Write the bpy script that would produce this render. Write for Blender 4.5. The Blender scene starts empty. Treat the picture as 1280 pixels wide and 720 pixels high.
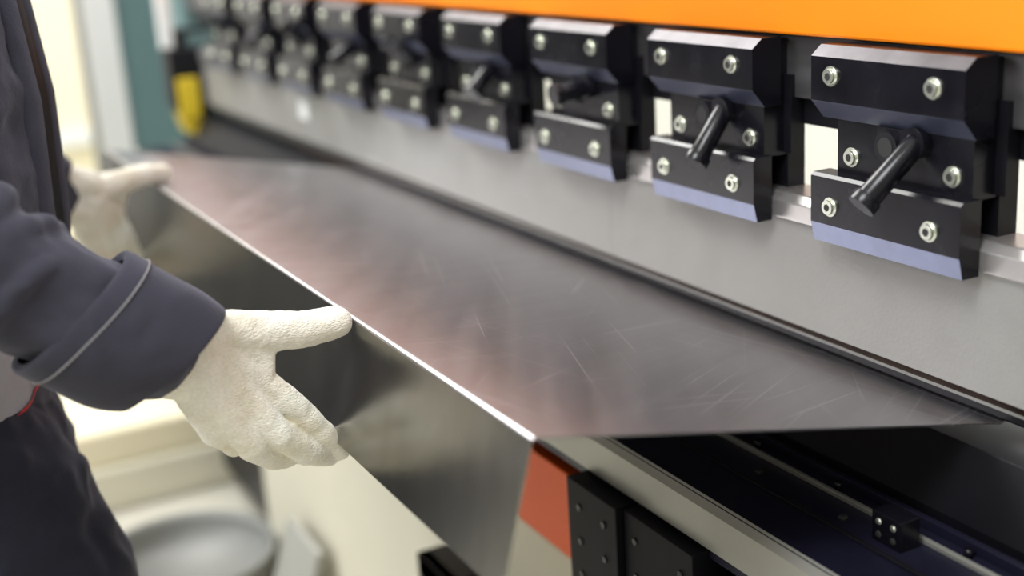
import bpy, bmesh, math, random
from mathutils import Vector, Matrix
random.seed(4)
ZO=1.35   # everything is laid out relative to eye height; floor is z=-1.35, lifted at the end
scene=bpy.context.scene
scene.view_settings.view_transform='Standard'
scene.view_settings.look='None'

# ------------------------------------------------------------ materials
def mat(name,col,rough=.5,metal=0,noise=0.0,nscale=8,bump=0.0,bscale=60,rvar=0.0,stretch=None,spec=.5,coat=0):
    m=bpy.data.materials.new(name); m.use_nodes=True
    nt=m.node_tree; N=nt.nodes; L=nt.links
    b=N['Principled BSDF']
    b.inputs['Base Color'].default_value=(*col,1)
    b.inputs['Roughness'].default_value=rough
    b.inputs['Metallic'].default_value=metal
    b.inputs['Specular IOR Level'].default_value=spec
    b.inputs['Coat Weight'].default_value=coat
    tc=N.new('ShaderNodeTexCoord'); mp=N.new('ShaderNodeMapping')
    L.new(tc.outputs['Object'],mp.inputs['Vector'])
    if stretch: mp.inputs['Scale'].default_value=stretch
    n=N.new('ShaderNodeTexNoise'); n.inputs['Scale'].default_value=nscale; n.inputs['Detail'].default_value=5
    L.new(mp.outputs[0],n.inputs['Vector'])
    mr=N.new('ShaderNodeMapRange'); mr.inputs[1].default_value=.25; mr.inputs[2].default_value=.75
    mr.inputs[3].default_value=1-noise; mr.inputs[4].default_value=1+noise
    L.new(n.outputs['Fac'],mr.inputs[0])
    mx=N.new('ShaderNodeVectorMath'); mx.operation='SCALE'; mx.inputs[0].default_value=col
    L.new(mr.outputs[0],mx.inputs['Scale']); L.new(mx.outputs[0],b.inputs['Base Color'])
    if rvar:
        r=N.new('ShaderNodeMapRange'); r.inputs[1].default_value=.3; r.inputs[2].default_value=.7
        r.inputs[3].default_value=max(.02,rough-rvar); r.inputs[4].default_value=rough+rvar
        L.new(n.outputs['Fac'],r.inputs[0]); L.new(r.outputs[0],b.inputs['Roughness'])
    if bump:
        n2=N.new('ShaderNodeTexNoise'); n2.inputs['Scale'].default_value=bscale; n2.inputs['Detail'].default_value=4
        L.new(mp.outputs[0],n2.inputs['Vector'])
        bp=N.new('ShaderNodeBump'); bp.name='Bump'; bp.inputs['Strength'].default_value=bump; bp.inputs['Distance'].default_value=.002
        L.new(n2.outputs['Fac'],bp.inputs['Height']); L.new(bp.outputs[0],b.inputs['Normal'])
    return m

M_orange=mat('orange_paint',(1.0,.25,.0),.42,0,.03,3,.05,200)
M_orange2=mat('red_orange_paint',(1.0,.13,.005),.45,0,.03,3)
M_upper=mat('unseen_cover_pale',(.54,.53,.55),.5,0,.03,3)  # pale tone picked for what the sheet reflects
M_black=mat('black_oxide_steel',(.0055,.0055,.009),.25,.0,.25,20,.05,120,.05,spec=.42)
M_blackm=mat('black_matte_steel',(.006,.006,.009),.45,0,.2,20,spec=.3)
M_blackd=mat('black_guide_steel',(.006,.006,.009),.5,0,.2,20,spec=.15)
M_cham=mat('ground_chamfer_reflection',(.16,.18,.27),.38,.5,.08,60,.05,200)  # ground chamfer; reflected light put into its lavender base colour
M_chamd=mat('dark_chamfer_reflection',(.07,.08,.13),.35,.4,.08,60,.05,200)  # upper chamfers, the same painted reflection in a dimmer tone
M_bev=mat('bevel_highlight_steel',(.11,.105,.115),.3,.6,.3,30,.05,200)  # top bevel highlight put into a gray base colour
M_gray=mat('punch_gray_steel',(.33,.325,.31),.5,.3,.07,14,.12,260,.05)
M_rail=mat('clamp_rail_steel',(.20,.195,.205),.36,.8,.18,10,.05,120,.08,(6,.6,6))
M_ledge=mat('polished_ledge_steel',(.58,.56,.55),.3,.8,.12,12,.05,160,.06)
M_zinc=mat('zinc_bolt',(.80,.83,.72),.25,.85,.1,60)
M_hole=mat('socket_dark',(.02,.02,.02),.7)
M_brown=mat('tip_brown_steel',(.08,.045,.027),.4,.7,.3,30)
M_navy=mat('navy_machined_steel',(.013,.013,.030),.36,.3,.3,12,.06,100,.08)
M_silver=mat('silver_table_edge',(.46,.46,.42),.36,.6,.1,10)
M_cream=mat('cream_machine_paint',(.74,.71,.58),.5,0,.04,4)
M_teal=mat('teal_guard_paint',(.14,.24,.25),.5,0,.06,3)
M_white=mat('white_frame_paint',(.86,.88,.88),.4,0,.02,5)
M_yellow=mat('yellow_plastic',(.75,.55,.03),.45)
M_green=mat('green_pipe_paint',(.10,.48,.30),.5)
M_wall=mat('cream_wall',(.86,.79,.58),.8,0,.03,2)
M_blind=mat('cream_window_blind',(.90,.83,.66),.8,0,.03,2)
M_wallr=mat('pale_wall',(.86,.88,.86),.8,0,.03,2)
M_wallg=mat('workshop_wall',(.42,.41,.38),.8,0,.05,2)
M_floor=mat('concrete_floor',(.52,.50,.43),.5,0,.12,3,.08,40,.08)
M_drum=mat('galvanised_drum',(.24,.245,.235),.55,.2,.15,6)
M_board=mat('gray_board',(.36,.36,.33),.6,0,.08,6)
M_cab=mat('added_cabinet_dark',(.035,.037,.04),.5,0,.08,6)  # for the unseen cabinet that darkens the flange reflection

def sheet_mat(name,col,rough,scr):
    m=bpy.data.materials.new(name); m.use_nodes=True
    nt=m.node_tree;N=nt.nodes;L=nt.links;b=N['Principled BSDF']
    b.inputs['Metallic'].default_value=.96
    tc=N.new('ShaderNodeTexCoord')
    def noise(scale,sc,rot=0,det=4,dist=0):
        mp=N.new('ShaderNodeMapping'); mp.inputs['Scale'].default_value=sc
        mp0=N.new('ShaderNodeMapping'); mp0.inputs['Rotation'].default_value=(0,0,rot)
        L.new(tc.outputs['Object'],mp0.inputs['Vector']); L.new(mp0.outputs[0],mp.inputs['Vector'])
        n=N.new('ShaderNodeTexNoise'); n.inputs['Scale'].default_value=scale; n.inputs['Detail'].default_value=det
        n.inputs['Distortion'].default_value=dist
        L.new(mp.outputs[0],n.inputs['Vector']); return n.outputs['Fac']
    def rng(src,a,bb,c,d):
        r=N.new('ShaderNodeMapRange'); r.inputs[1].default_value=a;r.inputs[2].default_value=bb;r.inputs[3].default_value=c;r.inputs[4].default_value=d
        L.new(src,r.inputs[0]); return r.outputs[0]
    def math_(op,a,c):
        k=N.new('ShaderNodeMath'); k.operation=op
        for i,s in enumerate((a,c)):
            if isinstance(s,(int,float)): k.inputs[i].default_value=s
            else: L.new(s,k.inputs[i])
        return k.outputs[0]
    big=noise(1.6,(1,1,1),0,2,.2)
    wipe=noise(3,(16,1.0,1),.5,4,.2)
    wipe2=noise(2.4,(22,1.0,1),1.0,3,.2)
    sc=None
    for rot in (.9,.35,1.35,-.4,.65,1.1):
        s=noise(2.6,(98,.9,1),rot,1,.08)
        line=rng(s,.685,.74,0,1)
        msk=rng(noise(3.5,(1,1,1),rot*3,2),.44,.6,0,1)
        v=math_('MULTIPLY',line,msk)
        sc=v if sc is None else math_('MAXIMUM',sc,v)
    r=math_('ADD',rng(big,.3,.7,rough-.01,rough+.015),rng(wipe,.3,.7,-.015,.02))
    r=math_('ADD',r,math_('MULTIPLY',sc,.12*scr))
    L.new(r,b.inputs['Roughness'])
    f=math_('ADD',rng(big,.3,.7,.95,1.06),rng(wipe2,.3,.7,-.04,.05))
    f=math_('ADD',f,rng(wipe,.3,.7,-.04,.05))
    f=math_('ADD',f,math_('MULTIPLY',sc,scr))
    mx=N.new('ShaderNodeVectorMath'); mx.operation='SCALE'; mx.inputs[0].default_value=col
    L.new(f,mx.inputs['Scale']); L.new(mx.outputs[0],b.inputs['Base Color'])
    bp=N.new('ShaderNodeBump'); bp.inputs['Strength'].default_value=.03; bp.inputs['Distance'].default_value=.002
    L.new(noise(160,(1,1,1)),bp.inputs['Height']); L.new(bp.outputs[0],b.inputs['Normal'])
    return m
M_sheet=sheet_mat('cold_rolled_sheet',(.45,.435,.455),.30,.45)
M_flange_shade=sheet_mat('cold_rolled_flange_shade',(.34,.335,.315),.25,.05)  # same steel as the sheet; flange shade put into a darker colour

def cloth(name,col,var=.12):
    m=mat(name,col,.85,0,var,9,.35,420,spec=.2)
    nt=m.node_tree; N=nt.nodes; L=nt.links; b=N['Principled BSDF']
    b.inputs['Sheen Weight'].default_value=.2; b.inputs['Sheen Roughness'].default_value=.5
    b.inputs['Sheen Tint'].default_value=(.7,.7,.85,1)
    tc=N.new('ShaderNodeTexCoord'); n=N.new('ShaderNodeTexNoise'); n.inputs['Scale'].default_value=13; n.inputs['Detail'].default_value=2.5
    n.inputs['Distortion'].default_value=1.2; n.noise_type='RIDGED_MULTIFRACTAL'
    L.new(tc.outputs['Object'],n.inputs['Vector'])
    b2=N.new('ShaderNodeBump'); b2.inputs['Strength'].default_value=.4; b2.inputs['Distance'].default_value=.014
    L.new(n.outputs['Fac'],b2.inputs['Height'])
    b1=[x for x in N if x.bl_idname=='ShaderNodeBump' and x is not b2][0]
    L.new(b2.outputs[0],b1.inputs['Normal'])
    return m
M_jacket=cloth('charcoal_navy_cloth',(.037,.037,.052))
M_trouser=cloth('dark_trouser_cloth',(.013,.014,.024))
M_pocket=cloth('gray_pocket_cloth',(.30,.29,.33))
M_stitch=mat('light_stitch',(.27,.265,.27),.8)
M_redpipe=mat('red_piping',(.5,.02,.03),.7)
M_skin=mat('skin',(.62,.38,.28),.5,0,.06,20)
M_hair=mat('brown_hair',(.05,.03,.02),.6,0,.3,90,.4,300)
M_eye=mat('eye_white',(.85,.85,.85),.3); M_iris=mat('iris',(.05,.03,.02),.2); M_lip=mat('lips',(.5,.2,.18),.5)
M_shoe=mat('black_leather',(.008,.008,.008),.4)

# knit glove
m=bpy.data.materials.new('knit_cotton_glove'); m.use_nodes=True; nt=m.node_tree;N=nt.nodes;L=nt.links;b=N['Principled BSDF']
b.inputs['Roughness'].default_value=.95; b.inputs['Specular IOR Level'].default_value=.1
b.inputs['Sheen Weight'].default_value=.3
tc=N.new('ShaderNodeTexCoord')
mp=N.new('ShaderNodeMapping'); mp.inputs['Rotation'].default_value=(0,.6,0); mp.inputs['Scale'].default_value=(.8,1,1.9)
L.new(tc.outputs['Object'],mp.inputs[0])
vo=N.new('ShaderNodeTexVoronoi'); vo.inputs['Scale'].default_value=350; vo.inputs['Randomness'].default_value=.6; L.new(mp.outputs[0],vo.inputs['Vector'])
no=N.new('ShaderNodeTexNoise'); no.inputs['Scale'].default_value=28; no.inputs['Detail'].default_value=6; L.new(tc.outputs['Object'],no.inputs['Vector'])
cr=N.new('ShaderNodeValToRGB'); cr.color_ramp.elements[0].position=.3; cr.color_ramp.elements[0].color=(.90,.84,.68,1)
cr.color_ramp.elements[1].position=.6; cr.color_ramp.elements[1].color=(1,.975,.87,1); L.new(no.outputs['Fac'],cr.inputs[0])
mm=N.new('ShaderNodeMix'); mm.data_type='RGBA'; mm.blend_type='MULTIPLY'; mm.inputs[0].default_value=.3
c2=N.new('ShaderNodeMapRange'); c2.inputs[1].default_value=0;c2.inputs[2].default_value=.7;c2.inputs[3].default_value=1.15;c2.inputs[4].default_value=.5
L.new(vo.outputs['Distance'],c2.inputs[0]); L.new(cr.outputs[0],mm.inputs[6]); L.new(c2.outputs[0],mm.inputs[7]); L.new(mm.outputs[2],b.inputs['Base Color'])
bp=N.new('ShaderNodeBump'); bp.invert=True; bp.inputs['Strength'].default_value=.8; bp.inputs['Distance'].default_value=.0013
L.new(vo.outputs['Distance'],bp.inputs['Height']); L.new(bp.outputs[0],b.inputs['Normal'])
M_glove=m

# ------------------------------------------------------------ mesh builder
class B:
    def __init__(s): s.bm=bmesh.new(); s.mats=[]
    def mi(s,m):
        if m not in s.mats: s.mats.append(m)
        return s.mats.index(m)
    def box(s,x0,x1,y0,y1,z0,z1,m):
        i=s.mi(m); v=[s.bm.verts.new((x,y,z)) for x in (x0,x1) for y in (y0,y1) for z in (z0,z1)]
        for q in ((0,1,3,2),(4,6,7,5),(0,4,5,1),(2,3,7,6),(0,2,6,4),(1,5,7,3)):
            f=s.bm.faces.new([v[k] for k in q]); f.material_index=i
    def prism(s,prof,y0,y1,m,facemats=None):
        i=s.mi(m); a=[s.bm.verts.new((x,y0,z)) for x,z in prof]; c=[s.bm.verts.new((x,y1,z)) for x,z in prof]
        n=len(prof)
        for k in range(n):
            f=s.bm.faces.new((a[k],a[(k+1)%n],c[(k+1)%n],c[k]))
            f.material_index=s.mi(facemats[k]) if facemats and k in facemats else i
        s.bm.faces.new(list(reversed(a))).material_index=i; s.bm.faces.new(c).material_index=i
    def cyl(s,p,q,r,m,r2=None,seg=20,smooth=True):
        i=s.mi(m); p=Vector(p);q=Vector(q); d=(q-p).normalized(); u=d.orthogonal().normalized(); w=d.cross(u)
        r2=r if r2 is None else r2
        A=[s.bm.verts.new(p+(u*math.cos(t)+w*math.sin(t))*r) for t in [2*math.pi*k/seg for k in range(seg)]]
        C=[s.bm.verts.new(q+(u*math.cos(t)+w*math.sin(t))*r2) for t in [2*math.pi*k/seg for k in range(seg)]]
        for k in range(seg):
            f=s.bm.faces.new((A[k],A[(k+1)%seg],C[(k+1)%seg],C[k])); f.material_index=i; f.smooth=smooth
        s.bm.faces.new(list(reversed(A))).material_index=i; s.bm.faces.new(C).material_index=i
    def sphere(s,c,r,m=None,scale=(1,1,1),rot=None,sub=3):
        i=s.mi(m) if m else 0
        M=Matrix.Translation(Vector(c))@(rot if rot else Matrix.Identity(4))@Matrix.Diagonal((*[r*k for k in scale],1))
        o=bmesh.ops.create_icosphere(s.bm,subdivisions=sub,radius=1,matrix=M)
        for v in o['verts']:
            for f in v.link_faces: f.material_index=i; f.smooth=True
    def chain(s,pts,m=None):
        for (p,r) in pts: s.sphere(p,r,m,sub=3)
        for (p,r),(q,t) in zip(pts,pts[1:]): s.cyl(p,q,r,m if m else s.mats[0],r2=t,seg=28)
    def loft(s,rings,m,closed=True):
        i=s.mi(m); R=[[s.bm.verts.new(p) for p in ring] for ring in rings]; n=len(R[0])
        for a,c in zip(R,R[1:]):
            for k in range(n):
                f=s.bm.faces.new((a[k],a[(k+1)%n],c[(k+1)%n],c[k])); f.material_index=i; f.smooth=True
        if closed:
            s.bm.faces.new(list(reversed(R[0]))).material_index=i; s.bm.faces.new(R[-1]).material_index=i
    def done(s,name,parent=None,bevel=0,smooth=False,recalc=True):
        if recalc: bmesh.ops.recalc_face_normals(s.bm,faces=s.bm.faces)
        me=bpy.data.meshes.new(name); s.bm.to_mesh(me); s.bm.free()
        for mm_ in s.mats: me.materials.append(mm_)
        o=bpy.data.objects.new(name,me); scene.collection.objects.link(o)
        if smooth:
            for p in me.polygons: p.use_smooth=True
        if bevel:
            bv=o.modifiers.new('bevel','BEVEL'); bv.width=bevel; bv.segments=2; bv.limit_method='ANGLE'; bv.angle_limit=.6
        if parent: o.parent=parent
        return o
def empty(name,loc=(0,0,0)):
    e=bpy.data.objects.new(name,None); scene.collection.objects.link(e); e.empty_display_size=.1; return e

# ------------------------------------------------------------ press brake
PB=empty('press_brake')
Y0,Y1=-.45,3.45
b=B(); b.box(.832,1.25,Y0,3.7,-.134,-.055,M_orange); b.done('orange_ram_cover',PB,bevel=.003)
b=B(); b.box(.87,1.25,Y0,3.7,-.055,.75,M_upper); b.done('unseen_ram_cover',PB,bevel=.003)  # unseen pale cover, added to keep orange out of the sheet reflections
b=B(); b.box(.847,.93,Y0,3.5,-.198,-.1335,M_rail); b.done('upper_clamp_rail',PB,bevel=.001)
b=B(); b.box(.858,.90,Y0,3.5,-.226,-.1975,M_blackm); b.done('black_guide_bar',PB)
b=B()
segs=[Y0,.45,1.37,1.99,2.6,3.02,3.45]
for a,c in zip(segs,segs[1:]):
    b.prism([(.83,-.318),(.83,-.430),(.8385,-.440),(.8385,-.4435),(.86,-.4435),(.86,-.318)],a+.0002,c-.0002,M_gray,{1:M_brown})
b.done('punch_tool_plate',PB,bevel=.0005)
b=B(); b.prism([(.8385,-.4435),(.8385,-.449),(.844,-.4535),(.850,-.4535),(.86,-.4435)],Y0,Y1,M_blackm); b.done('punch_tip',PB)
b=B(); b.prism([(.824,-.300),(.824,-.318),(.87,-.318),(.87,-.292),(.832,-.292)],Y0,Y1,M_ledge); b.done('punch_shoulder_rail',PB,bevel=.001)
# table and die
b=B()
b.prism([(.806,-.468),(.782,-.528),(.782,-.62),(1.0,-.62),(1.0,-.468)],Y0,Y1,M_blackm); b.done('die_block',PB,bevel=.001)
b=B()
b.box(.645,.783,Y0,Y1,-.60,-.54,M_navy)
b.box(.744,.749,Y0,Y1,-.5401,-.535,M_silver)
b.box(.700,.706,Y0,Y1,-.5401,-.5375,M_blackm)
b.box(.765,.772,Y0,Y1,-.5401,-.530,M_navy)
b.done('die_holder_table',PB,bevel=.0008)
b=B(); b.prism([(.648,-.5385),(.638,-.546),(.638,-.585),(.648,-.59)],Y0,Y1,M_silver); b.done('table_edge_strip',PB)
b=B(); b.box(.68,1.0,Y0,Y1,-1.30,-.60,M_blackm); b.box(.665,.70,1.12,2.62,-1.33,-.745,M_cream); b.box(.665,.70,Y0,.82,-1.33,-.66,M_cream)
b.box(.66,.70,.80,1.16,-1.33,-.93,M_cream); b.done('lower_beam_cover',PB,bevel=.003)
b=B(); b.box(.655,.70,1.155,2.6,-.735,-.625,M_orange2); b.done('orange_lower_stripe',PB,bevel=.002)
b=B()
b.box(.618,.665,1.035,1.135,-.90,-.592,M_blackd); b.box(.625,.665,.91,1.03,-.90,-.592,M_blackd); b.box(.632,.665,.78,.905,-.90,-.628,M_blackd)
for yy in (1.06,1.11): 
    for zz in (-.62,-.66,-.70,-.75): b.cyl((.6185,yy,zz),(.6165,yy,zz),.0045,M_black,seg=12)
for yy in (.93,1.01):
    for zz in (-.62,-.66,-.72): b.cyl((.6255,yy,zz),(.6235,yy,zz),.0045,M_black,seg=12)
b.done('linear_guide_block',PB,bevel=.0015)
b=B()
b.box(.716,.738,.735,.770,-.540,-.512,M_black); 
for yy in (.744,.761): b.cyl((.7165,yy,-.520),(.7145,yy,-.520),.003,M_zinc,seg=12); b.cyl((.7165,yy,-.532),(.7145,yy,-.532),.003,M_hole,seg=12)
b.done('die_stop_block',PB,bevel=.0015)
b=B()
for yy in (.62,.70,.86,.98): b.cyl((.758,yy,-.54),(.758,yy,-.532),.004,M_black,seg=14); b.cyl((.72,yy-.05,-.54),(.72,yy-.05,-.536),.004,M_hole,seg=12)
b.done('table_screws',PB)
b=B(); b.box(.60,.668,1.45,1.56,-.90,-.865,M_blackm); b.box(.60,.62,1.42,1.56,-.94,-.865,M_blackm); b.done('guide_foot_bracket',PB,bevel=.003)
b=B(); b.box(.96,1.4,3.5,3.72,-1.33,-.50,M_cream); b.box(.84,1.4,3.52,3.7,-.50,.75,M_teal); b.done('side_frame',PB,bevel=.004)
b=B(); b.box(.8285,.8302,2.54,2.59,-.385,-.345,M_white); b.done('white_label_plate',PB)

# clamps
TIPS=[(-.048,.010,-.046),(-.038,-.004,-.046),(-.045,.0,-.004),(-.030,-.010,-.026),(-.03,.02,.025),(-.035,-.012,-.02),(-.03,.0,.03),(-.03,.0,-.03),(-.03,.01,.01)]
def clamp(k):
    yL=.95+.2762*k; yR=yL-.188
    b=B()
    b.prism([(.812,-.1365),(.800,-.146),(.800,-.187),(.815,-.205),(.836,-.205),(.836,-.1365)],yR,yL,M_black,{0:M_bev,2:M_chamd})
    b.prism([(.834,-.139),(.834,-.20),(.850,-.20),(.850,-.139)],yR+.004,yL-.004,M_blackm)
    b.prism([(.817,-.203),(.817,-.2570),(.848,-.2570),(.848,-.203)],yR+.004,yL-.018,M_black)
    b.box(.812,.819,yR+.055,yL-.075,-.225,-.205,M_black)
    b.prism([(.803,-.2555),(.800,-.2585),(.800,-.3035),(.8045,-.3225),(.8235,-.3225),(.8235,-.2555)],yR,yL,M_black,{2:M_cham})
    b.box(.846,.868,yR+.002,yL-.002,-.294,-.205,M_blackm)
    b.box(.866,.886,yR+.035,yL-.035,-.275,-.205,M_blackm)
    b.box(.842,.856,yR-.008,yR+.01,-.255,-.175,M_blackm)
    def bolt(y,z,x):
        b.cyl((x+.001,y,z),(x-.0015,y,z),.0092,M_zinc,seg=24)
        b.cyl((x-.001,y,z),(x-.0050,y,z),.0074,M_zinc,r2=.0068,seg=24)
        b.cyl((x-.0050,y,z),(x-.0052,y,z),.0038,M_hole,seg=6,smooth=False)
    for z,x in ((-.1630,.800),(-.2855,.800)):
        bolt(yL-.028,z,x); bolt(yR+.034,z,x)
    bolt(yL-.038,-.239,.817); bolt(yR+.026,-.239,.817)
    b.cyl((.818,yL-.090,-.222),(.808,yL-.090,-.222),.014,M_blackm,seg=24)
    b.cyl((.809,yL-.090,-.222),(.8075,yL-.090,-.222),.009,M_hole,seg=24)
    base=Vector((.812,yL-.124,-.214)); tip=base+Vector(TIPS[k%9])
    b.cyl((.82,base.y,base.z),(.806,base.y,base.z),.014,M_black,seg=24)
    b.cyl(base,tip,.0105,M_black,r2=.0112,seg=24)
    dd=(tip-base).normalized()
    b.cyl(tip-dd*.004,tip+dd*.006,.0132,M_black,seg=28)
    return b.done('punch_clamp',None,bevel=.0008)
for k in range(-2,9): clamp(k)

# ------------------------------------------------------------ sheet metal
Bp=Vector((.840,-.4555)); A=Vector((.381,-.354)); F=Vector((.349,-.4675)); E=Vector((.90,-.443))
def fillet(p,c,q,r,n):
    d1=(p-c).normalized(); d2=(q-c).normalized(); h=math.acos(max(-1,min(1,d1.dot(d2))))/2
    t=r/math.tan(h); o=c+(d1+d2).normalized()*(r/math.sin(h)); s=c+d1*t; e=c+d2*t
    a0=math.atan2(s.y-o.y,s.x-o.x); a1=math.atan2(e.y-o.y,e.x-o.x)
    while a1-a0>math.pi: a1-=2*math.pi
    while a1-a0<-math.pi: a1+=2*math.pi
    return [Vector((o.x+r*math.cos(a0+(a1-a0)*i/n),o.y+r*math.sin(a0+(a1-a0)*i/n))) for i in range(n+1)]
prof=[E]+fillet(E,Bp,A,.004,4)
prof+= [Bp.lerp(A,t) for t in (.25,.5,.75)]
prof+= fillet(Bp,A,F,.0034,8)+[A.lerp(F,.5),F]
bm=bmesh.new(); ny=60; ya,yb=.746,2.312
rows=[]
for j in range(ny+1):
    y=ya+(yb-ya)*j/ny
    rows.append([bm.verts.new((p.x,y,p.y)) for p in prof])
np_=len(prof)
for a_,c_ in zip(rows,rows[1:]):
    for k in range(np_-1):
        f=bm.faces.new((a_[k],a_[k+1],c_[k+1],c_[k])); f.smooth=True
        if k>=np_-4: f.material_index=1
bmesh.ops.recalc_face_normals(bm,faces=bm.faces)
me=bpy.data.meshes.new('bent_sheet_metal'); bm.to_mesh(me); bm.free(); me.materials.append(M_sheet); me.materials.append(M_flange_shade)
sh=bpy.data.objects.new('bent_sheet_metal',me); scene.collection.objects.link(sh)
so=sh.modifiers.new('thickness','SOLIDIFY'); so.thickness=.0016; so.offset=0
es=sh.modifiers.new('crisp_rim','EDGE_SPLIT'); es.split_angle=math.radians(35)

# ------------------------------------------------------------ worker
W=empty('worker')
def cloud(name,size,depth=2):
    t=bpy.data.textures.new(name,'CLOUDS'); t.noise_scale=size; t.noise_depth=depth; return t
T1=cloud('folds',.08,1); T2=cloud('crease',.035,1); T3=cloud('gl',.018,2)
def organic(b,name,voxel,parent,smooth=4,disp=()):
    o=b.done(name,parent,recalc=True)
    r=o.modifiers.new('remesh','REMESH'); r.mode='VOXEL'; r.voxel_size=voxel; r.use_smooth_shade=True
    s=o.modifiers.new('smooth','SMOOTH'); s.iterations=smooth; s.factor=.6
    for t,st in disp:
        d=o.modifiers.new('disp','DISPLACE'); d.texture=t; d.strength=st; d.mid_level=.5; d.texture_coords='LOCAL'
    return o
def ell(cx,cy,z,rx,ry,n=40): return [(cx+rx*math.cos(2*math.pi*k/n),cy+ry*math.sin(2*math.pi*k/n),z) for k in range(n)]
CY=1.48
tors=[(-.485,.014,.134,.192),(-.43,.016,.136,.197),(-.36,.028,.142,.200),(-.28,.040,.144,.205),(-.15,.045,.142,.212),(-.05,.040,.137,.215),(.01,.030,.122,.205),(.055,.02,.09,.15),(.085,.015,.068,.085)]
b=B(); b.mi(M_jacket)
b.loft([ell(cx,CY,z,rx,ry) for z,cx,rx,ry in tors],M_jacket)
CE=Vector((.207,1.060,-.345)); EL=Vector((-.005,1.097,-.200))
dS=(CE-EL).normalized(); uS=dS.cross(Vector((0,0,1))).normalized(); wS=uS.cross(dS)
b.chain([((.01,CY-.17,.005),.078),((-.005,CY-.235,-.03),.076),((-.01,1.13,-.15),.070),(EL,.068),(EL.lerp(CE,.35),.061),(EL.lerp(CE,.62),.053),(EL.lerp(CE,.90),.046)])
for t0,a0,a1,rr in ((.05,-60,110,.068),(.18,-20,150,.066),(.30,-90,40,.064),(.36,40,140,.062),(.02,60,170,.070),(.12,-110,-10,.066)):
    pts=[]
    for i in range(13):
        f=i/12; an=math.radians(a0+(a1-a0)*f); p=EL.lerp(CE,t0+.20*f)
        pts.append((p+uS*math.cos(an)*(rr-.004)+wS*math.sin(an)*(rr-.004),.003+.007*math.sin(math.pi*f)))
    b.chain(pts)
CEL=Vector((.235,1.842,-.335)); ELL=Vector((.0,1.86,-.20))
b.chain([((.01,CY+.17,.005),.078),((-.005,CY+.235,-.03),.076),((-.01,1.82,-.14),.070),(ELL,.068),(ELL.lerp(CEL,.35),.062),(ELL.lerp(CEL,.7),.056),(ELL.lerp(CEL,.93),.049)])
jk=organic(b,'jacket',.0045,W,4,((T1,.024),(T2,.008)))
# folded cuffs
def cuff(a,c,r0,r1,L,name,tilt):
    d=(c-a).normalized(); u=d.cross(Vector((0,0,1))).normalized(); w=u.cross(d)
    def pt(t,r,an):
        rr=r*(1+.03*math.sin(3*an+t*30)+.018*math.sin(5*an+1-t*40)+.012*math.sin(2*an+t*90))
        return c+d*(t+tilt*math.sin(an))+u*rr*.93*math.cos(an)+w*rr*math.sin(an)
    rings=[]
    for t,r in ((-L+.004,r0-.008),(-L,r0-.002),(-L*.95,r0+.002),(-L*.6,r0+.0005),(-L*.3,r0+.0015),(-.004,r1+.002),(0,r1),(-.002,r1-.004),(-.03,r1-.007)):
        rings.append([pt(t,r,2*math.pi*k/48) for k in range(48)])
    b=B(); b.loft(rings,M_jacket,False); o=b.done(name,W,smooth=True); o.modifiers.new('s','SUBSURF').render_levels=2
    cu=bpy.data.curves.new(name+'_stitch','CURVE'); cu.dimensions='3D'; sp=cu.splines.new('POLY'); sp.points.add(95)
    for k in range(96): sp.points[k].co=(*pt(-L*.78,r0+.0018,2*math.pi*k/96),1)
    sp.use_cyclic_u=True; cu.bevel_depth=.0007; cu.materials.append(M_stitch)
    oo=bpy.data.objects.new(name+'_stitch',cu); scene.collection.objects.link(oo); oo.parent=W
cuff(EL,CE,.063,.056,.097,'right_cuff',.020)
cuff(ELL,CEL,.056,.050,.07,'left_cuff',.0)
def strip(name,yo,w,th,m,zs,extra):
    rings=[]
    for z,cx,rx,ry in tors:
        if z<zs[0] or z>zs[1]: continue
        y=CY+yo; x=cx+rx*math.sqrt(max(0,1-((yo)/ry)**2))+extra
        rings.append([(x-.004,y-w,z),(x+th,y-w*.5,z),(x+th,y+w*.5,z),(x,y+w,z),(x-.02,y+w,z),(x-.02,y-w,z)])
    b=B(); b.loft(rings,m); o=b.done(name,W,smooth=True); return o
strip('jacket_zip',-.085,.006,.004,M_shoe,(-.46,.06),.004)
strip('jacket_placket_edge',-.118,.018,.006,M_jacket,(-.46,.06),.002)
strip('jacket_placket_flap',-.055,.018,.007,M_jacket,(-.46,.06),.004)
b=B(); rings=[]
for z,r in ((.065,.080),(.10,.074),(.135,.070),(.137,.062),(.09,.064)):
    rings.append([(.02+r*math.cos(2*math.pi*k/32),CY+r*.95*math.sin(2*math.pi*k/32),z-.02*math.cos(2*math.pi*k/32)) for k in range(32)])
b.loft(rings,M_jacket,False); b.done('jacket_collar',W,smooth=True)
# trousers
b=B(); b.mi(M_trouser)
b.loft([ell(cx,CY,z,rx,ry) for z,cx,rx,ry in ((-.58,.045,.115,.165),(-.53,.038,.128,.188),(-.46,.018,.126,.186),(-.40,.01,.118,.178))],M_trouser)
for s in (-1,1):
    y=CY+s*.105
    b.chain([((.04,y,-.52),.105),((.095,y+s*.02,-.69),.098),((.125,y+s*.03,-.87),.080),((.09,y+s*.03,-1.05),.072),((.05,y+s*.03,-1.24),.064)])
organic(b,'trousers',.007,W,3,((T1,.026),(T2,.008)))
for s in (-1,1):
    y=CY+s*.135
    b=B(); b.mi(M_shoe)
    b.chain([((.03,y,-1.30),.042),((.10,y,-1.305),.043),((.17,y+s*.01,-1.312),.038),((.205,y+s*.012,-1.318),.03)])
    b.box(-.01,.225,y-.04,y+.045,-1.350,-1.325,M_shoe)
    organic(b,'shoe_right' if s<0 else 'shoe_left',.004,W,2)
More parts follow.
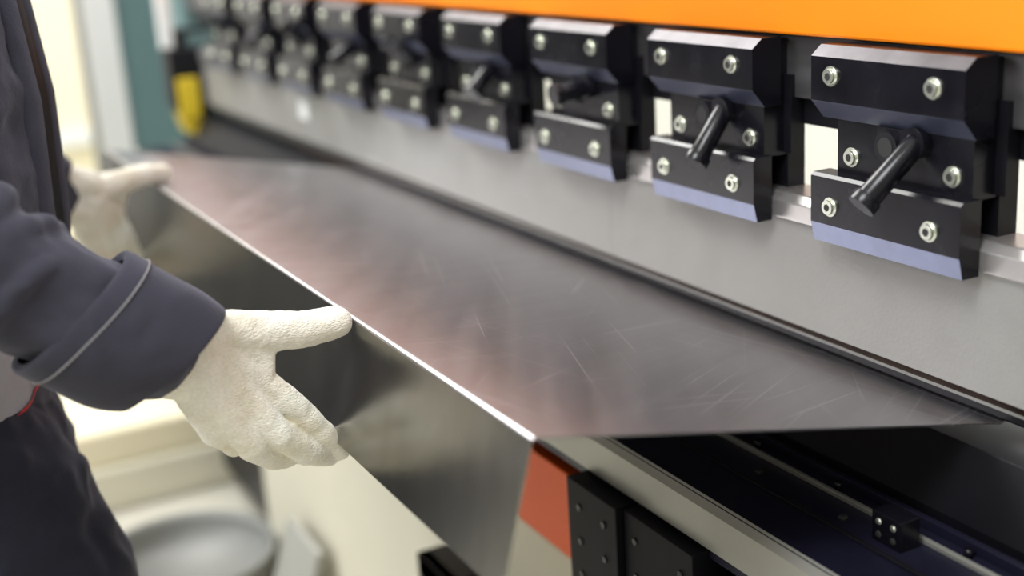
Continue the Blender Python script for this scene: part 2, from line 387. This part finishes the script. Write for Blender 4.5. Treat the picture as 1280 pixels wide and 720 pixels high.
# gray hem patch with red piping, wrapped on the jacket
def zb(x):
    t=max(0,min(1,(.150-x)/.08)); return -.420-.048*t**.7
def grid(name,n,zf,m,off):
    bm=bmesh.new(); g=[]
    for i in range(n+1):
        row=[]
        for j in range(33):
            x=-.06+.200*j/32; row.append(bm.verts.new((x,1.15,zf(x,i/n))))
        g.append(row)
    for i in range(n):
        for j in range(32): f=bm.faces.new((g[i][j],g[i][j+1],g[i+1][j+1],g[i+1][j])); f.smooth=True
    me=bpy.data.meshes.new(name); bm.to_mesh(me); bm.free(); me.materials.append(m)
    o=bpy.data.objects.new(name,me); scene.collection.objects.link(o); o.parent=W
    sw=o.modifiers.new('sw','SHRINKWRAP'); sw.target=jk; sw.wrap_method='PROJECT'; sw.use_project_y=True; sw.use_negative_direction=False; sw.use_positive_direction=True; sw.wrap_mode='ABOVE_SURFACE'; sw.offset=off
grid('hip_pocket',8,lambda x,t:-.375+(zb(x)+.375)*t,M_pocket,.003)
grid('pocket_piping',1,lambda x,t:zb(x)-.0035*t+.001,M_redpipe,.005)

# gloved hands
def hand(name,wr,palm,thumb,fingers,rs,prewrist):
    b=B(); b.mi(M_glove)
    for off in (Vector((.004,0,.016)),Vector((-.004,0,-.016))):
        b.chain([(Vector(prewrist)+off,.027),(Vector(wr)+off,.0265)])
    for mcp,r in palm:
        b.chain([(Vector(wr)+(Vector(mcp)-Vector(wr))*.05,.027),(Vector(wr).lerp(Vector(mcp),.55),.0225),(Vector(mcp),r)])
    b.chain([(Vector(p),r) for p,r in thumb])
    b.chain([(Vector(wr),.026),(Vector(thumb[0][0]),thumb[0][1])])
    b.chain([(Vector(thumb[0][0]),.018),(Vector(thumb[1][0]).lerp(Vector(palm[0][0]),.45),.0135),(Vector(palm[0][0]),.016)])
    for f in fingers: b.chain([(Vector(p),r) for p,r in zip(f,rs)])
    return organic(b,name,.0019,W,2,((T3,.0035),))
rs=(.0160,.0134,.0122,.0110)
hand('right_glove',(.214,1.063,-.342),
  [((.280,1.083,-.391),.0165),((.261,1.067,-.400),.017),((.240,1.058,-.401),.017),((.222,1.060,-.391),.016)],
  [((.250,1.078,-.336),.0205),((.292,1.086,-.347),.0188),((.334,1.089,-.3535),.0168),((.3625,1.090,-.3525),.0145)],
  [[(.280,1.083,-.391),(.312,1.082,-.422),(.334,1.088,-.453),(.356,1.103,-.4825)],
   [(.262,1.066,-.400),(.289,1.064,-.437),(.316,1.080,-.467),(.347,1.108,-.488)],
   [(.240,1.057,-.401),(.262,1.064,-.441),(.290,1.094,-.471),(.325,1.132,-.488)],
   [(.222,1.060,-.391),(.234,1.072,-.423),(.258,1.108,-.453),(.290,1.145,-.474)]],rs,(.165,1.068,-.322))
hand('left_glove',(.268,1.848,-.347),
  [((.310,1.897,-.385),.017),((.292,1.880,-.395),.0175),((.276,1.866,-.399),.0175),((.263,1.858,-.392),.016)],
  [((.295,1.859,-.338),.0205),((.331,1.888,-.338),.0180),((.369,1.917,-.337),.0155),((.400,1.938,-.343),.0135)],
  [[(.310,1.897,-.385),(.326,1.905,-.423),(.337,1.922,-.456),(.352,1.940,-.483)],
   [(.292,1.880,-.395),(.306,1.890,-.430),(.323,1.920,-.462),(.344,1.958,-.484)],
   [(.276,1.866,-.399),(.290,1.886,-.436),(.308,1.916,-.464),(.330,1.975,-.484)],
   [(.263,1.858,-.392),(.275,1.876,-.425),(.290,1.910,-.452),(.314,1.99,-.474)]],rs,(.215,1.843,-.328))
# head and neck
hc=Vector((.085,CY,.265)); rot=Matrix.Rotation(math.radians(28),4,'Y')
def hp(x,y,z): return hc+(rot@Vector((x,y,z)))
b=B(); b.mi(M_skin)
b.sphere(hp(-.01,0,.03),.1,M_skin,(.98,.78,1.0),rot); b.sphere(hp(.025,0,-.045),.07,M_skin,(.95,.82,1.05),rot)
b.chain([((.015,CY,.06),.058),(hp(-.02,0,-.07),.055)]); b.sphere(hp(.062,0,-.095),.024,M_skin)
b.chain([(hp(.092,0,.02),.009),(hp(.112,0,-.022),.013)]); 
for s in (-1,1):
    b.sphere(hp(-.005,s*.08,-.008),.028,M_skin,(.6,.3,1.1),rot); b.sphere(hp(.075,s*.032,.03),.016,M_skin,(1,1.4,.5),rot); b.sphere(hp(.098,s*.012,-.026),.008,M_skin)
organic(b,'head',.004,W,3)
b=B()
for s in (-1,1): b.sphere(hp(.074,s*.031,.008),.0125,M_eye); b.sphere(hp(.083,s*.031,.006),.0055,M_iris)
b.sphere(hp(.090,0,-.058),.013,M_lip,(.5,1.9,.45),rot)
b.done('face_features',W)
b=B(); b.mi(M_hair)
b.sphere(hp(-.025,0,.048),.102,M_hair,(1.0,.83,.95),rot); b.sphere(hp(-.05,0,-.005),.075,M_hair,(.8,1.0,1.0),rot)
organic(b,'hair',.005,W,2,((T2,.006),))

# ------------------------------------------------------------ room and background
b=B(); b.box(-4,3.2,-2.5,7,-1.40,-1.35,M_floor); b.done('floor')
b=B()
b.box(-4,-2.2,6.6,6.75,-1.35,2.2,M_wall); b.box(-2.2,2.0,6.6,6.75,-1.35,-.95,M_wall); b.box(-2.2,2.0,6.6,6.75,1.5,2.2,M_wall); b.box(2.0,3.2,6.6,6.75,-1.35,2.2,M_wall)
b.done('wall_far')
b=B()
for x in (-2.2,-1.4,-.6,.2,1.12,1.95): b.box(x,x+.06,6.58,6.66,-.95,1.5,M_white)
b.box(-2.2,2.0,6.56,6.68,-.97,-.90,M_white); b.box(-2.2,2.0,6.58,6.66,1.44,1.5,M_white); b.box(-2.2,2.0,6.58,6.66,.45,.5,M_white)
b.box(.26,1.12,6.60,6.61,-.90,1.44,M_blind)
b.done('window_1')
b=B(); b.box(3.05,3.2,-2.5,7,-1.35,2.2,M_wallr); b.done('wall_right')
b=B(); b.box(-4.1,-4,-2.5,7,-1.35,2.2,M_wallg); b.done('wall_left')
b=B(); b.box(-4,3.2,-2.6,-2.5,-1.35,2.2,M_wallg); b.done('wall_near')
b=B(); b.box(.655,.745,3.98,4.05,-1.35,1.2,M_white); b.box(.745,1.5,4.0,4.04,-1.35,1.2,M_teal); b.box(.635,.655,4.0,4.03,-1.35,1.2,M_board); b.done('guard_door')
b=B(); b.cyl((.825,5,-1.35),(.825,5,1.4),.026,M_green); b.done('green_pipe')
b=B(); b.prism([(.745,-.285),(.745,-.43),(.765,-.46),(.84,-.46),(.84,-.285)],3.36,3.44,M_blackm)
b.prism([(.758,-.36),(.758,-.45),(.785,-.47),(.81,-.45),(.81,-.36)],3.345,3.365,M_yellow)
b.prism([(.755,-.45),(.77,-.50),(.79,-.51),(.815,-.49),(.815,-.45)],3.36,3.43,M_yellow)
b.cyl((.79,3.40,-.285),(.79,3.40,-.235),.018,M_blackm); b.box(.78,.86,3.39,3.41,-.25,-.235,M_blackm)
b.done('laser_guard_sensor',bevel=.004)
b=B(); b.box(.765,.80,3.50,3.53,-.30,.5,M_white); b.done('sensor_pole',bevel=.003)
b=B(); c=(.47,2.60)
def ring(r,z): return [(c[0]+r*math.cos(2*math.pi*k/48),c[1]+r*math.sin(2*math.pi*k/48),z) for k in range(48)]
b.loft([ring(.17,-1.345),(ring(.185,-1.345)),ring(.19,-1.30),ring(.197,-1.29),ring(.197,-1.28),ring(.185,-1.28),ring(.18,-1.30),ring(.175,-1.335),ring(.0005,-1.335)],M_drum,False)
b.done('metal_tub')
b=B(); b.box(.25,.93,3.05,3.45,-1.35,-1.24,M_cream); b.box(.27,.91,3.07,3.43,-1.24,-1.15,M_wall); b.done('low_platform',bevel=.01)
b=B(); b.box(.2,.75,4.3,4.8,-1.35,-1.0,M_yellow); b.box(.23,.72,4.33,4.77,-1.0,-.92,M_wall); b.done('yellow_crate',bevel=.01)
b=B(); b.prism([(.56,-1.35),(.63,-1.14),(.645,-1.14),(.58,-1.35)],2.15,2.34,M_board); b.done('leaning_board',bevel=.002)
b=B(); b.box(-1.7,-.02,3.6,4.1,-1.35,.35,M_cab)  # unseen cabinet, added so the flange has something dark to reflect
for i in range(3):
    x=-1.68+i*.56; b.box(x,x+.54,3.585,3.6,-1.30,.32,M_cab); b.box(x+.48,x+.50,3.565,3.585,-.6,-.4,M_zinc)
b.done('added_dark_cabinet',bevel=.004)

# ------------------------------------------------------------ lights
def area(name,loc,tgt,size,power,col=(1,1,1),sy=None):
    l=bpy.data.lights.new(name,'AREA'); l.energy=power; l.color=col; l.size=size
    if sy: l.shape='RECTANGLE'; l.size_y=sy
    o=bpy.data.objects.new(name,l); scene.collection.objects.link(o); o.location=loc
    o.rotation_euler=(Vector(tgt)-Vector(loc)).to_track_quat('-Z','Y').to_euler(); return o
area('ceiling_lamp_front',(-.6,.2,1.6),(.6,1.1,-.4),1.0,48,(.96,.98,1))
area('ceiling_lamp_back',(.1,3.6,1.7),(.5,2.2,-.5),1.4,85,(1,.99,.96))
area('window_light_left',(-3,2.6,1.3),(.6,1.6,-.3),2.0,90,(.93,.97,1),1.2)
area('ceiling_lamp_rear',(2.0,1.5,1.7),(2.4,1.5,-.8),1.2,90,(1,1,1))
area('ceiling_lamp_window_bay',(.6,5.3,1.9),(.7,6.6,-.2),1.0,60,(1,.97,.9))
wd=bpy.data.worlds.new('w'); scene.world=wd; wd.use_nodes=True
bg=wd.node_tree.nodes['Background']; bg.inputs[0].default_value=(1,.965,.89,1); bg.inputs[1].default_value=1.0

# ------------------------------------------------------------ camera
cam=bpy.data.cameras.new('camera'); co=bpy.data.objects.new('camera',cam); scene.collection.objects.link(co)
X=Vector((.8846,.1827,-.4291)); Y=Vector((-.4624,.2206,-.8588)); Z=X.cross(Y).normalized(); X.normalize(); Y=Z.cross(X)
co.matrix_world=Matrix((X,Y,Z)).to_4x4()
cam.lens=1616/1280*36; cam.sensor_width=36; cam.clip_start=.02
cam.dof.use_dof=True; cam.dof.focus_distance=1.20; cam.dof.aperture_fstop=2.0
scene.camera=co

# lift everything so that the floor is at z=0
for o in list(scene.objects):
    if o.parent is None:
        o.location.z+=ZO
